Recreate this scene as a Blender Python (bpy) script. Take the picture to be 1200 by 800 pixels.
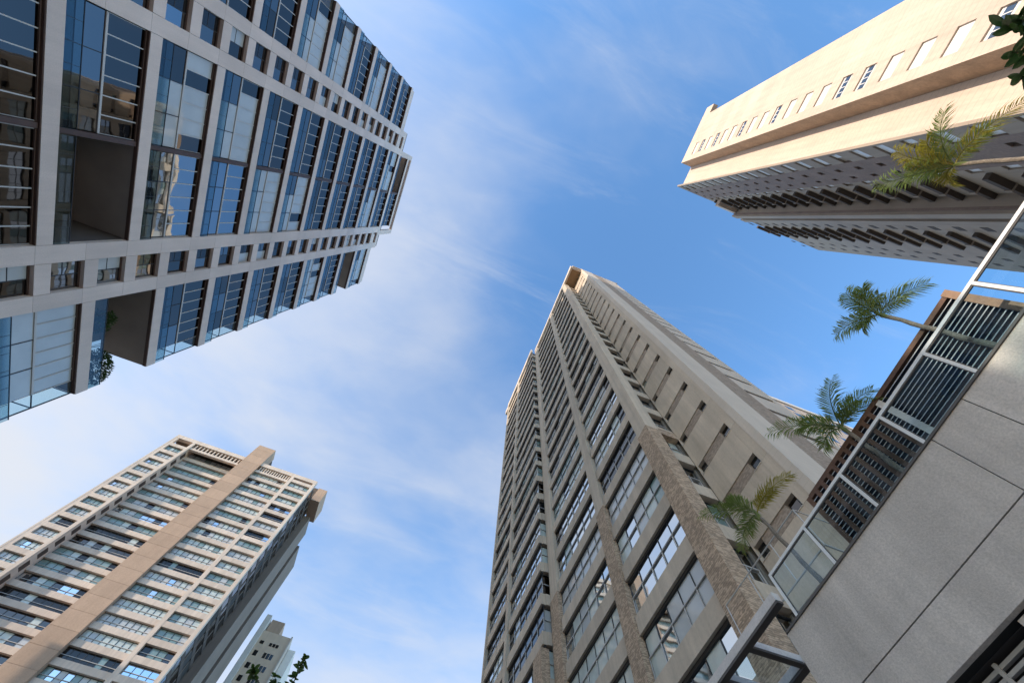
import bpy, math, random
from mathutils import Vector, Matrix
random.seed(7)
R_ = math.radians
for o in list(bpy.data.objects): bpy.data.objects.remove(o, do_unlink=True)
scene = bpy.context.scene
COL = scene.collection

# ------------------------------------------------------------------ camera
# eye is the origin; the street lies 1.6 m below it
FPX, ZXP, ZYP, AZ = 488.0, 617.2, 256.0, 111.0          # focal length (px of a 1200 px wide picture), zenith pixel, grid azimuth
zc = Vector((ZXP-600, ZYP-400, FPX)).normalized()
ec = (Vector((1,0,0)) - zc.x*zc).normalized()
nc = zc.cross(ec)
def hdir(a): return math.cos(R_(a))*ec + math.sin(R_(a))*nc
RW = Matrix((hdir(AZ-90), hdir(AZ), zc))               # camera (right, down, forward) -> world
def px(x, y):                                           # direction through a pixel
    return (RW @ Vector((x-600, y-400, FPX))).normalized()
def px_x(x, y, X): d = px(x, y); return d*(X/d.x)
def px_y(x, y, Y): d = px(x, y); return d*(Y/d.y)
def px_z(x, y, Z): d = px(x, y); return d*(Z/d.z)
cam_d = bpy.data.cameras.new('camera'); cam = bpy.data.objects.new('camera', cam_d); COL.objects.link(cam)
cam_d.sensor_width = 36; cam_d.lens = FPX*36/1200; cam_d.clip_end = 6000; cam_d.clip_start = 0.05
right, down, fwd = (Vector(RW.col[i]) for i in range(3))
cam.matrix_world = Matrix((right, -down, -fwd)).transposed().to_4x4()
scene.camera = cam
G = -1.6                                                # street level

# ------------------------------------------------------------------ light
SUN_EL = R_(16.5)
sh = Vector((1, 0.33, 0)).normalized()                  # horizontal travel of the sunlight
sdir = (sh*math.cos(SUN_EL) - Vector((0,0,1))*math.sin(SUN_EL)).normalized()
sl = bpy.data.lights.new('sun', 'SUN'); sl.energy = 2.0; sl.angle = R_(0.53); sl.color = (1, 0.85, 0.70)
sun = bpy.data.objects.new('sun', sl); COL.objects.link(sun)
sun.rotation_euler = sdir.to_track_quat('-Z', 'Y').to_euler(); sun.location = (-60, -20, 60)
w = bpy.data.worlds.new('World'); scene.world = w; w.use_nodes = True
nt = w.node_tree; nt.nodes.clear()
def N(tree, t, **kw):
    n = tree.nodes.new(t)
    for k, v in kw.items(): setattr(n, k, v)
    return n
sky = N(nt, 'ShaderNodeTexSky', sky_type='NISHITA', sun_disc=False)
sky.sun_elevation = SUN_EL
to_sun = -sdir
sky.sun_rotation = math.atan2(to_sun.x, to_sun.y)
sky.air_density = 1.0; sky.dust_density = 0.6; sky.ozone_density = 1.6
tc = N(nt, 'ShaderNodeTexCoord'); sep = N(nt, 'ShaderNodeSeparateXYZ'); nt.links.new(tc.outputs['Generated'], sep.inputs[0])
zmx = N(nt, 'ShaderNodeMath', operation='MAXIMUM'); zmx.inputs[1].default_value = 0.06; nt.links.new(sep.outputs['Z'], zmx.inputs[0])
dx = N(nt, 'ShaderNodeMath', operation='DIVIDE'); nt.links.new(sep.outputs['X'], dx.inputs[0]); nt.links.new(zmx.outputs[0], dx.inputs[1])
dy = N(nt, 'ShaderNodeMath', operation='DIVIDE'); nt.links.new(sep.outputs['Y'], dy.inputs[0]); nt.links.new(zmx.outputs[0], dy.inputs[1])
cmb = N(nt, 'ShaderNodeCombineXYZ'); nt.links.new(dx.outputs[0], cmb.inputs[0]); nt.links.new(dy.outputs[0], cmb.inputs[1])
def cloud_noise(scale, det, rough, dist, off, stretch=(1,1,1), rot=0):
    mp = N(nt, 'ShaderNodeMapping'); mp.inputs['Location'].default_value = off; mp.inputs['Scale'].default_value = stretch
    mp.inputs['Rotation'].default_value = (0,0,rot)
    nt.links.new(cmb.outputs[0], mp.inputs[0])
    n = N(nt, 'ShaderNodeTexNoise'); n.inputs['Scale'].default_value = scale; n.inputs['Detail'].default_value = det
    n.inputs['Roughness'].default_value = rough; n.inputs['Distortion'].default_value = dist
    nt.links.new(mp.outputs[0], n.inputs['Vector']); return n
n1 = cloud_noise(1.25, 5, 0.52, 0.25, (3.1, 1.7, 0), (1,1.35,1), 0.5)
n2 = cloud_noise(4.2, 7, 0.58, 0.4, (0.4, 7.7, 0), (1,1.7,1), 0.9)
def M2(op, a, b):
    m = N(nt, 'ShaderNodeMath', operation=op)
    for i, v in enumerate((a, b)):
        if isinstance(v, (int, float)): m.inputs[i].default_value = v
        else: nt.links.new(v, m.inputs[i])
    return m.outputs[0]
# thin veil: thicker toward -X +Y, open toward +X
grad = M2('ADD', M2('MULTIPLY', sep.outputs['X'], -0.52), M2('MULTIPLY', sep.outputs['Y'], 0.30))
val = M2('ADD', M2('ADD', M2('MULTIPLY', n1.outputs['Fac'], 1.35), M2('MULTIPLY', n2.outputs['Fac'], 0.26)), grad)
mr = N(nt, 'ShaderNodeMapRange', interpolation_type='SMOOTHSTEP'); nt.links.new(val, mr.inputs['Value'])
mr.inputs['From Min'].default_value = 0.58; mr.inputs['From Max'].default_value = 1.55; mr.inputs['To Max'].default_value = 0.93
n3 = cloud_noise(2.6, 9, 0.66, 0.9, (9.3, 2.2, 0), (0.55, 2.0, 1), 1.9)
mr3 = N(nt, 'ShaderNodeMapRange', interpolation_type='SMOOTHSTEP'); nt.links.new(M2('ADD', n3.outputs['Fac'], M2('MULTIPLY', sep.outputs['X'], -0.10)), mr3.inputs['Value'])
mr3.inputs['From Min'].default_value = 0.47; mr3.inputs['From Max'].default_value = 0.80; mr3.inputs['To Max'].default_value = 0.26
cl_fac = M2('SUBTRACT', M2('ADD', mr.outputs[0], mr3.outputs[0]), M2('MULTIPLY', mr.outputs[0], mr3.outputs[0]))
cmix = N(nt, 'ShaderNodeMix', data_type='RGBA'); nt.links.new(cl_fac, cmix.inputs['Factor'])
tint = N(nt, 'ShaderNodeMix', data_type='RGBA', blend_type='MULTIPLY'); tint.inputs['Factor'].default_value = 1
hs = N(nt, 'ShaderNodeHueSaturation'); hs.inputs['Saturation'].default_value = 1.17; hs.inputs['Value'].default_value = 1.25; nt.links.new(sky.outputs[0], hs.inputs['Color'])
nt.links.new(hs.outputs[0], tint.inputs['A']); tint.inputs['B'].default_value = (0.92, 0.96, 1.0, 1)
nt.links.new(tint.outputs['Result'], cmix.inputs['A']); cmix.inputs['B'].default_value = (2.12, 2.18, 2.32, 1)
bg = N(nt, 'ShaderNodeBackground'); bg.inputs['Strength'].default_value = 0.15
wo = N(nt, 'ShaderNodeOutputWorld'); nt.links.new(cmix.outputs['Result'], bg.inputs[0]); nt.links.new(bg.outputs[0], wo.inputs[0])
vs = scene.view_settings; vs.view_transform = 'Standard'; vs.look = 'None'; vs.exposure = 1.35; vs.gamma = 1; vs.use_curve_mapping = False

# ------------------------------------------------------------------ materials
def mat(name, col, rough=0.7, var=0.12, vscale=0.6, streak=0.0, grain=0.0, gscale=30, bump=0.0, spec=0.4, metal=0.0, coat=0.0, lines=None, piece=0.0, cells=None):
    m = bpy.data.materials.new(name); m.use_nodes = True; t = m.node_tree; b = t.nodes['Principled BSDF']
    b.inputs['Roughness'].default_value = rough; b.inputs['Specular IOR Level'].default_value = spec
    b.inputs['Metallic'].default_value = metal
    if coat: b.inputs['Coat Weight'].default_value = coat; b.inputs['Coat Roughness'].default_value = 0.03
    geo = N(t, 'ShaderNodeNewGeometry'); cur = None
    def noise(scale, det, vec=None, rough_=0.55):
        n = N(t, 'ShaderNodeTexNoise'); n.inputs['Scale'].default_value = scale; n.inputs['Detail'].default_value = det
        n.inputs['Roughness'].default_value = rough_
        t.links.new(vec or geo.outputs['Position'], n.inputs['Vector']); return n.outputs['Fac']
    fac = []
    if var: fac.append((noise(vscale, 4), var))
    if streak:
        mp = N(t, 'ShaderNodeMapping'); mp.inputs['Scale'].default_value = (1.6, 1.6, 0.09); t.links.new(geo.outputs['Position'], mp.inputs[0])
        fac.append((noise(1.3, 5, mp.outputs[0], 0.65), streak))
    if grain: fac.append((noise(gscale, 3, None, 0.7), grain))
    if piece: fac.append((N(t, 'ShaderNodeObjectInfo').outputs['Random'], piece))
    if cells:
        mp = N(t, 'ShaderNodeMapping'); mp.inputs['Scale'].default_value = cells[0]; t.links.new(geo.outputs['Position'], mp.inputs[0])
        vo = N(t, 'ShaderNodeTexVoronoi'); vo.inputs['Scale'].default_value = 1.0; t.links.new(mp.outputs[0], vo.inputs['Vector'])
        sc_ = N(t, 'ShaderNodeSeparateColor'); t.links.new(vo.outputs['Color'], sc_.inputs[0]); fac.append((sc_.outputs[0], cells[1]))
    out = None
    for f, a in fac:
        r = N(t, 'ShaderNodeMapRange'); t.links.new(f, r.inputs[0]); r.inputs['From Min'].default_value = 0.3; r.inputs['From Max'].default_value = 0.7
        r.inputs['To Min'].default_value = 1-a; r.inputs['To Max'].default_value = 1+a; r.clamp = True
        if out is None: out = r.outputs[0]
        else:
            mm = N(t, 'ShaderNodeMath', operation='MULTIPLY'); t.links.new(out, mm.inputs[0]); t.links.new(r.outputs[0], mm.inputs[1]); out = mm.outputs[0]
    hsum = None
    if lines:                                        # horizontal courses: (pitch, joint share, darkness)
        s = N(t, 'ShaderNodeSeparateXYZ'); t.links.new(geo.outputs['Position'], s.inputs[0])
        dv = N(t, 'ShaderNodeMath', operation='DIVIDE'); t.links.new(s.outputs['Z'], dv.inputs[0]); dv.inputs[1].default_value = lines[0]
        fr = N(t, 'ShaderNodeMath', operation='FRACT'); t.links.new(dv.outputs[0], fr.inputs[0])
        gt = N(t, 'ShaderNodeMath', operation='GREATER_THAN'); t.links.new(fr.outputs[0], gt.inputs[0]); gt.inputs[1].default_value = lines[1]
        r = N(t, 'ShaderNodeMapRange'); t.links.new(gt.outputs[0], r.inputs[0]); r.inputs['To Min'].default_value = 1-lines[2]
        hsum = gt.outputs[0]
        if out is None: out = r.outputs[0]
        else:
            mm = N(t, 'ShaderNodeMath', operation='MULTIPLY'); t.links.new(out, mm.inputs[0]); t.links.new(r.outputs[0], mm.inputs[1]); out = mm.outputs[0]
    if out is not None:
        vm = N(t, 'ShaderNodeVectorMath', operation='SCALE'); vm.inputs[0].default_value = col; t.links.new(out, vm.inputs['Scale'])
        t.links.new(vm.outputs[0], b.inputs['Base Color'])
    else: b.inputs['Base Color'].default_value = (*col, 1)
    if bump:
        bp = N(t, 'ShaderNodeBump'); bp.inputs['Strength'].default_value = bump; bp.inputs['Distance'].default_value = 0.02
        t.links.new(noise(gscale, 3, None, 0.7), bp.inputs['Height']); t.links.new(bp.outputs[0], b.inputs['Normal'])
    return m
def wavy(m, strength, scale, dist=0.02):             # slow ripple of window panes
    t = m.node_tree; b = t.nodes['Principled BSDF']
    geo = N(t, 'ShaderNodeNewGeometry'); n = N(t, 'ShaderNodeTexNoise'); n.inputs['Scale'].default_value = scale; n.inputs['Detail'].default_value = 1.5
    t.links.new(geo.outputs['Position'], n.inputs['Vector'])
    bp = N(t, 'ShaderNodeBump'); bp.inputs['Strength'].default_value = strength; bp.inputs['Distance'].default_value = dist
    t.links.new(n.outputs['Fac'], bp.inputs['Height']); t.links.new(bp.outputs[0], b.inputs['Normal'])
    if 'Coat Normal' in b.inputs: t.links.new(bp.outputs[0], b.inputs['Coat Normal'])
    return m
def glass(name, col, refl=0.10):                     # thin clear sheet
    m = bpy.data.materials.new(name); m.use_nodes = True; t = m.node_tree; t.nodes.clear()
    tr = N(t, 'ShaderNodeBsdfTransparent'); tr.inputs[0].default_value = (*col, 1)
    gl = N(t, 'ShaderNodeBsdfGlossy'); gl.inputs['Roughness'].default_value = 0.02; gl.inputs[0].default_value = (0.9, 0.95, 1, 1)
    lw = N(t, 'ShaderNodeLayerWeight'); lw.inputs[0].default_value = 0.5
    pw = N(t, 'ShaderNodeMath', operation='POWER'); pw.inputs[1].default_value = 5; t.links.new(lw.outputs['Facing'], pw.inputs[0])
    ml = N(t, 'ShaderNodeMath', operation='MULTIPLY'); ml.inputs[1].default_value = 0.8; t.links.new(pw.outputs[0], ml.inputs[0])
    ad = N(t, 'ShaderNodeMath', operation='ADD'); ad.inputs[1].default_value = refl; ad.use_clamp = True; t.links.new(ml.outputs[0], ad.inputs[0])
    mx = N(t, 'ShaderNodeMixShader'); t.links.new(ad.outputs[0], mx.inputs[0]); t.links.new(tr.outputs[0], mx.inputs[1]); t.links.new(gl.outputs[0], mx.inputs[2])
    o = N(t, 'ShaderNodeOutputMaterial'); t.links.new(mx.outputs[0], o.inputs[0]); return m

M = {}
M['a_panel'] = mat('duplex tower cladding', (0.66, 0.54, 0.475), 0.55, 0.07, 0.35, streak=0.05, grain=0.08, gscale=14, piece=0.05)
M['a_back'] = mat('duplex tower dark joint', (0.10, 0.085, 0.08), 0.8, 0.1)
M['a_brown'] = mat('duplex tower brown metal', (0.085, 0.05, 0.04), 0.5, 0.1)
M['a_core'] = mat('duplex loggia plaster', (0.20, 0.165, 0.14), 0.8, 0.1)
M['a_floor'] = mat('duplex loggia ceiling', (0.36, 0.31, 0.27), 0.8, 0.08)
M['alu'] = mat('pale aluminium', (0.50, 0.48, 0.46), 0.4, 0.05)
M['alu_dark'] = mat('dark frame metal', (0.03, 0.032, 0.035), 0.4, 0.05)
M['gl_dark'] = wavy(mat('dark tinted glass', (0.115, 0.105, 0.098), 0.02, 0.0, metal=1.0), 0.35, 0.55)
M['gl_blue'] = wavy(mat('blue tinted glass', (0.21, 0.205, 0.20), 0.02, 0.0, metal=1.0), 0.3, 0.6)
M['gl_mirror'] = wavy(mat('mirror glass', (0.30, 0.33, 0.35), 0.02, 0.0, metal=1.0), 0.55, 0.5)
M['gl_light'] = wavy(mat('glass over pale blinds', (0.46, 0.48, 0.48), 0.35, 0.10, 0.5, coat=1.0), 0.25, 0.6)
M['gl_curtain'] = wavy(mat('glass over white curtain', (0.50, 0.56, 0.53), 0.4, 0.12, 1.5, coat=1.0), 0.25, 0.8)
M['gl_teal'] = wavy(mat('glass over teal film', (0.19, 0.28, 0.27), 0.3, 0.12, 0.9, coat=1.0), 0.25, 0.8)
M['gl_black'] = wavy(mat('glass of a dark room', (0.012, 0.013, 0.014), 0.06, 0.0, coat=0.3), 0.2, 0.8)
M['gl_sky'] = wavy(mat('sky reflecting glass', (0.66, 0.70, 0.72), 0.03, 0.0, metal=1.0), 0.4, 0.5)
M['clear'] = glass('clear glass', (0.86, 0.93, 0.95), 0.03)
M['guard_blue'] = glass('blue guard glass', (0.62, 0.72, 0.74), 0.05)
M['d_conc'] = mat('grey beige render', (0.54, 0.445, 0.345), 0.8, 0.09, 0.5, streak=0.14, grain=0.06, gscale=9, piece=0.05)
M['d_pale'] = mat('pale render', (0.62, 0.53, 0.44), 0.8, 0.06, 0.4, streak=0.06, lines=(0.35, 0.06, 0.10))
M['d_brick'] = mat('stacked ledge stone', (0.46, 0.335, 0.235), 0.9, 0.10, 0.8, grain=0.12, gscale=14, bump=0.5, lines=(0.085, 0.2, 0.35), cells=((6.5, 6.5, 17), 0.24))
M['d_stone'] = mat('brown tile strip', (0.34, 0.265, 0.205), 0.9, 0.08, 1.0, grain=0.10, gscale=9, cells=((6, 6, 15), 0.16))
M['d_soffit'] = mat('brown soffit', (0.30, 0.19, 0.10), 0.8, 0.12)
M['d_dark'] = mat('dark recess shade', (0.035, 0.030, 0.027), 0.8, 0.1)  # near-black stands in for shade in recesses and under slabs
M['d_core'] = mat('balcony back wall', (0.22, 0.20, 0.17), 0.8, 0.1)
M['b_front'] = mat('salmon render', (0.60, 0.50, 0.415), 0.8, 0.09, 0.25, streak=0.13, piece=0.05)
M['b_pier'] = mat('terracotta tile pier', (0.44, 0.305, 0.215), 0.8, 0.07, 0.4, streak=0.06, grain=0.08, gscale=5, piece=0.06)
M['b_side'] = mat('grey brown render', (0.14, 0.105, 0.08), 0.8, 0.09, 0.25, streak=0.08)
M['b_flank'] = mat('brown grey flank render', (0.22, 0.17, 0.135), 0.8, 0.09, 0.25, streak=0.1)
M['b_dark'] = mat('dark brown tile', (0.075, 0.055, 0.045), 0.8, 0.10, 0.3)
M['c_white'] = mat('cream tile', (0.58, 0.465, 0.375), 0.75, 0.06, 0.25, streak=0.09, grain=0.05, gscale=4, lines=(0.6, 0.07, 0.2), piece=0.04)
M['c_side'] = mat('shaded tile return', (0.43, 0.28, 0.17), 0.8, 0.14, 0.8, grain=0.14, gscale=5)  # brown tone holds the return's shade and warm reflected light
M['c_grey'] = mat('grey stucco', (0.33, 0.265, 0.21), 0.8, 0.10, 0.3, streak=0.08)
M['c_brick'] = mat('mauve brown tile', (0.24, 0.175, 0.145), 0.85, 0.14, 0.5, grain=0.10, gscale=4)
M['c_ledge'] = mat('ledge shade and window brown', (0.075, 0.055, 0.042), 0.8, 0.12)  # ledge shade put into the colour; also used for small dark windows
M['c_win'] = mat('white shutter window', (0.72, 0.70, 0.68), 0.5, 0.04, coat=0.4)
M['e_wall'] = mat('exposed aggregate concrete', (0.57, 0.51, 0.455), 0.9, 0.09, 0.9, streak=0.13, grain=0.15, gscale=28, bump=0.35, piece=0.05)
M['e_joint'] = mat('joint sealant and recess shade', (0.02, 0.02, 0.02), 0.9, 0)
M['e_white'] = mat('white painted metal', (0.74, 0.73, 0.71), 0.4, 0.05, 2.0)
M['e_beam'] = mat('grey steel beam', (0.66, 0.61, 0.575), 0.6, 0.10, 1.5, streak=0.08, grain=0.1, gscale=20)
M['e_beam_dark'] = mat('dark grey metal and beam shade', (0.11, 0.098, 0.09), 0.6, 0.1)  # dark metal parts; under the beams it is painted shade
M['e_bar'] = mat('grey louvre bar', (0.46, 0.44, 0.42), 0.6, 0.1)
M['wood'] = mat('brown stained timber', (0.13, 0.068, 0.042), 0.65, 0.18, 2.0, grain=0.2, gscale=12)
M['wood_lit'] = mat('sunlit brown timber', (0.26, 0.16, 0.10), 0.65, 0.15, 2.0, grain=0.15, gscale=12)  # lighter copy of the timber, sunlight put into the colour
M['blade'] = mat('shaded navy louvre blade', (0.018, 0.026, 0.045), 0.35, 0.1, spec=0.5)  # navy stands in for shaded undersides with a blue sky reflection
M['blade_edge'] = mat('lit grey blade edge', (0.42, 0.43, 0.44), 0.5, 0.05)  # paler front edge, light painted onto the blade
M['frond'] = mat('palm leaflet', (0.16, 0.19, 0.05), 0.45, 0.35, 3.0, spec=0.5)
M['frond_sun'] = mat('sunlit palm leaflet', (0.34, 0.27, 0.04), 0.5, 0.35, 3.0, spec=0.4)  # yellow carries the sunlight on these fronds
M['trunk'] = mat('palm trunk', (0.19, 0.155, 0.12), 0.85, 0.2, 6, grain=0.3, gscale=25)
M['leaf'] = mat('dark broad leaf', (0.045, 0.075, 0.022), 0.4, 0.3, 6, spec=0.5)
M['leaf2'] = mat('mid green leaf', (0.05, 0.085, 0.022), 0.45, 0.3, 6, spec=0.5)
M['bark'] = mat('bark', (0.13, 0.10, 0.075), 0.9, 0.2, 8, grain=0.2, gscale=30)
M['asphalt'] = mat('asphalt', (0.055, 0.055, 0.056), 0.9, 0.2, 0.5, grain=0.2, gscale=40)
M['pave'] = mat('pavement concrete', (0.34, 0.325, 0.30), 0.9, 0.12, 0.6, grain=0.1, gscale=20)
M['ground'] = mat('city ground', (0.24, 0.225, 0.20), 0.95, 0.25, 0.03)
M['mark'] = mat('road paint', (0.75, 0.74, 0.70), 0.7, 0.1)
M['g_white'] = mat('white render', (0.74, 0.69, 0.62), 0.8, 0.05)
M['g_beige'] = mat('beige render', (0.66, 0.50, 0.36), 0.8, 0.07, streak=0.05)
for k in ('frond', 'frond_sun', 'leaf', 'leaf2'):
    t = M[k].node_tree; b = t.nodes['Principled BSDF']; o = [n for n in t.nodes if n.type == 'OUTPUT_MATERIAL'][0]
    tl = N(t, 'ShaderNodeBsdfTranslucent'); mx = N(t, 'ShaderNodeMixShader'); mx.inputs[0].default_value = 0.35
    tl.inputs[0].default_value = {'frond': (0.32,0.40,0.08,1), 'frond_sun': (0.40,0.33,0.03,1), 'leaf': (0.06,0.11,0.02,1), 'leaf2': (0.10,0.17,0.03,1)}[k]
    t.links.new(b.outputs[0], mx.inputs[1]); t.links.new(tl.outputs[0], mx.inputs[2]); t.links.new(mx.outputs[0], o.inputs[0])

# ------------------------------------------------------------------ helpers
WL = {}                                                 # world position of every object's origin
class MB:
    def __init__(s): s.v = []; s.f = []; s.m = []; s.mats = []
    def mi(s, m):
        if m not in s.mats: s.mats.append(m)
        return s.mats.index(m)
    def box(s, x0, x1, y0, y1, z0, z1, m):
        k = s.mi(m); n = len(s.v)
        s.v += [(x0,y0,z0),(x1,y0,z0),(x1,y1,z0),(x0,y1,z0),(x0,y0,z1),(x1,y0,z1),(x1,y1,z1),(x0,y1,z1)]
        s.f += [tuple(n+i for i in q) for q in ((0,3,2,1),(4,5,6,7),(0,1,5,4),(1,2,6,5),(2,3,7,6),(3,0,4,7))]
        s.m += [k]*6; return s
    def poly(s, pts, m):
        k = s.mi(m); n = len(s.v); s.v += [tuple(p) for p in pts]; s.f.append(tuple(range(n, n+len(pts)))); s.m.append(k); return s
    def prism(s, pts, h, m):                            # plan polygon (ccw) from z=h[0] to h[1]
        k = s.mi(m); n = len(s.v); c = len(pts)
        s.v += [(x,y,h[0]) for x,y in pts] + [(x,y,h[1]) for x,y in pts]
        s.f.append(tuple(n+i for i in reversed(range(c)))); s.f.append(tuple(n+c+i for i in range(c)))
        s.f += [(n+i, n+(i+1)%c, n+c+(i+1)%c, n+c+i) for i in range(c)]; s.m += [k]*(c+2); return s
    def tube(s, path, rad, m, seg=8, cap=True):
        k = s.mi(m); n0 = len(s.v); n = len(path)
        for i, p in enumerate(path):
            p = Vector(p); a = Vector(path[max(i-1,0)]); b = Vector(path[min(i+1,n-1)]); d = (b-a).normalized()
            u = d.orthogonal().normalized() if i == 0 else (u - d*u.dot(d)).normalized(); v = d.cross(u)
            r = rad[i] if isinstance(rad, (list, tuple)) else rad
            for j in range(seg):
                an = 2*math.pi*j/seg; s.v.append(tuple(p + u*(r*math.cos(an)) + v*(r*math.sin(an))))
        for i in range(n-1):
            for j in range(seg):
                a = n0+i*seg+j; b = n0+i*seg+(j+1)%seg
                s.f.append((a, b, b+seg, a+seg)); s.m.append(k)
        if cap:
            s.f.append(tuple(n0+j for j in reversed(range(seg)))); s.m.append(k)
            s.f.append(tuple(n0+(n-1)*seg+j for j in range(seg))); s.m.append(k)
        return s
    def mesh(s, name, org):
        me = bpy.data.meshes.new(name)
        me.from_pydata([(x-org[0], y-org[1], z-org[2]) for x,y,z in s.v], [], s.f)
        for m in s.mats: me.materials.append(M[m])
        me.polygons.foreach_set('material_index', s.m); me.update(); return me
    def build(s, name, parent=None, org=None):
        if org is None:
            xs, ys, zs = zip(*s.v); org = ((min(xs)+max(xs))/2, (min(ys)+max(ys))/2, min(zs))
        return place(s.mesh(name, org), name, org, parent)
def place(me, name, loc, parent=None):
    o = bpy.data.objects.new(name, me); COL.objects.link(o); loc = Vector(loc); WL[o] = loc
    if parent: o.parent = parent; o.location = loc - WL[parent]
    else: o.location = loc
    return o
def thing(name, loc, label, cat, group=None):
    o = bpy.data.objects.new(name, None); COL.objects.link(o); o.location = loc; WL[o] = Vector(loc)
    o.empty_display_size = 0.5; o['label'] = label; o['category'] = cat
    if group: o['group'] = group
    return o
def tag(o, label, cat, group=None):
    o['label'] = label; o['category'] = cat
    if group: o['group'] = group
    return o
def structure(o): o['kind'] = 'structure'; return o
def stuff(o): o['kind'] = 'stuff'; return o
CACHE = {}
def pbox(name, parent, x0, x1, y0, y1, z0, z1, m):      # a box part, mesh shared between equal boxes
    key = (name, m, round(x1-x0, 3), round(y1-y0, 3), round(z1-z0, 3))
    if key not in CACHE:
        CACHE[key] = MB().box(-(x1-x0)/2, (x1-x0)/2, -(y1-y0)/2, (y1-y0)/2, 0, z1-z0, m).mesh(name, (0,0,0))
    return place(CACHE[key], name, ((x0+x1)/2, (y0+y1)/2, z0), parent)

# ------------------------------------------------------------------ ground (below the picture)
structure(MB().poly([(-1500,-1500,G-0.15),(1500,-1500,G-0.15),(1500,1500,G-0.15),(-1500,1500,G-0.15)], 'ground').build('ground'))
structure(MB().box(-20, -4, -300, 300, G-0.148, G-0.12, 'asphalt').build('road'))
structure(MB().box(-4, 11.5, -300, 4.9, G-0.148, G, 'pave').build('pavement'))
structure(MB().box(-27.4, -20, -300, 300, G-0.148, G, 'pave').build('pavement'))
mk = MB()
for i in range(-12, 13): mk.box(-12.08, -11.92, i*6, i*6+3, G-0.12, G-0.116, 'mark')
structure(mk.build('road_marking'))

# ------------------------------------------------------------------ tower with staggered two-storey glazing (X = -27.5 plane)
dA = 27.5
XF = -dA; XG = XF-0.30; XB = XF-4.2
def ay(v): return v*dA
towA = thing('duplex_tower', (XF-11, ay(.196), G), 'tall grey tower with staggered double height glass bays and narrow window strips', 'tower')
ATOP = 3.475*dA
STEP = .2253
cells = {'u': (-.495, -.233), 'm': (-.0765, .184), 'n': (.196, .447), 'l': (.61, .887)}
# core and strip walls
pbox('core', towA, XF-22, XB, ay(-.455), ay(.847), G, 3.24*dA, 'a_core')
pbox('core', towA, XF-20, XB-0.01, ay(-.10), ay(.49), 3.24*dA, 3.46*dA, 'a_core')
pbox('podium', towA, XF-22, XF-0.02, ay(-.50), ay(.892), G, .598*dA, 'a_panel')
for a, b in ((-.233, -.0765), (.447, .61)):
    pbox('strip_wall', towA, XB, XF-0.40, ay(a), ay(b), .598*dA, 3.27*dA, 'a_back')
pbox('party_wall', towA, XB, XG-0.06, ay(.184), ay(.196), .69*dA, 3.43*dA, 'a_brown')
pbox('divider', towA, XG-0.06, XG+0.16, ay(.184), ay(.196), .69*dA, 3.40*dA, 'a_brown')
# slabs (pale front, brown underside)
slab_mesh = {}
def a_slab(key, ztop, th=.034*dA):
    y0, y1 = cells[key]
    if key == 'm': y1 = cells['n'][1]; y0 = cells['m'][0]
    if key == 'n': return
    mk_ = (key,)
    if mk_ not in slab_mesh:
        mb = MB(); mb.box(XF-0.26, XF, ay(y0)+.01, ay(y1)-.01, 0, th, 'a_panel'); mb.box(XB, XF-0.262, ay(y0)+.012, ay(y1)-.012, 0.02, th-.02, 'a_floor')
        mb.box(XF-0.30, XF-0.05, ay(y0)+.02, ay(y1)-.02, -0.05, -.001, 'a_brown')
        slab_mesh[mk_] = mb.mesh('slab', (XF, ay((y0+y1)/2), 0))
    place(slab_mesh[mk_], 'slab', (XF, ay((y0+y1)/2), ztop-th), towA)
levels = {'m': [.9495+STEP*k for k in range(-1, 12)], 'u': [.8372+STEP*k for k in range(-1, 11)], 'l': [.8372+STEP*k for k in range(-1, 11)]}
levels['n'] = levels['m']
for key in ('m', 'u', 'l'):
    for z in levels[key]: a_slab(key, z*dA)
# joints of the long slab faces
# cell glazing
kinds = {('m',0):'dark', ('m',1):'dark', ('m',2):'light', ('m',3):'light', ('m',4):'dark', ('m',5):'dark', ('m',6):'dark', ('m',7):'dark', ('m',8):'dark', ('m',9):'dark', ('m',10):'light', ('m',11):'open',
         ('n',0):'dark', ('n',1):'open', ('n',2):'mirror', ('n',3):'mirror', ('n',4):'light', ('n',5):'light', ('n',6):'dark', ('n',7):'dark', ('n',8):'dark', ('n',9):'light', ('n',10):'dark', ('n',11):'dark',
         ('l',0):'dark', ('l',1):'light', ('l',2):'open', ('l',3):'dark', ('l',4):'dark', ('l',5):'dark', ('l',6):'dark', ('l',7):'light', ('l',8):'dark', ('l',9):'open', ('l',10):'light',
         ('u',0):'dark', ('u',1):'dark', ('u',2):'dark', ('u',3):'dark', ('u',4):'dark', ('u',5):'light', ('u',6):'light', ('u',7):'dark', ('u',8):'light', ('u',9):'dark', ('u',10):'dark'}
GK = {'dark': ('gl_dark', 'gl_blue'), 'light': ('gl_light', 'gl_light'), 'mirror': ('gl_mirror', 'gl_mirror')}
npane = 0
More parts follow.
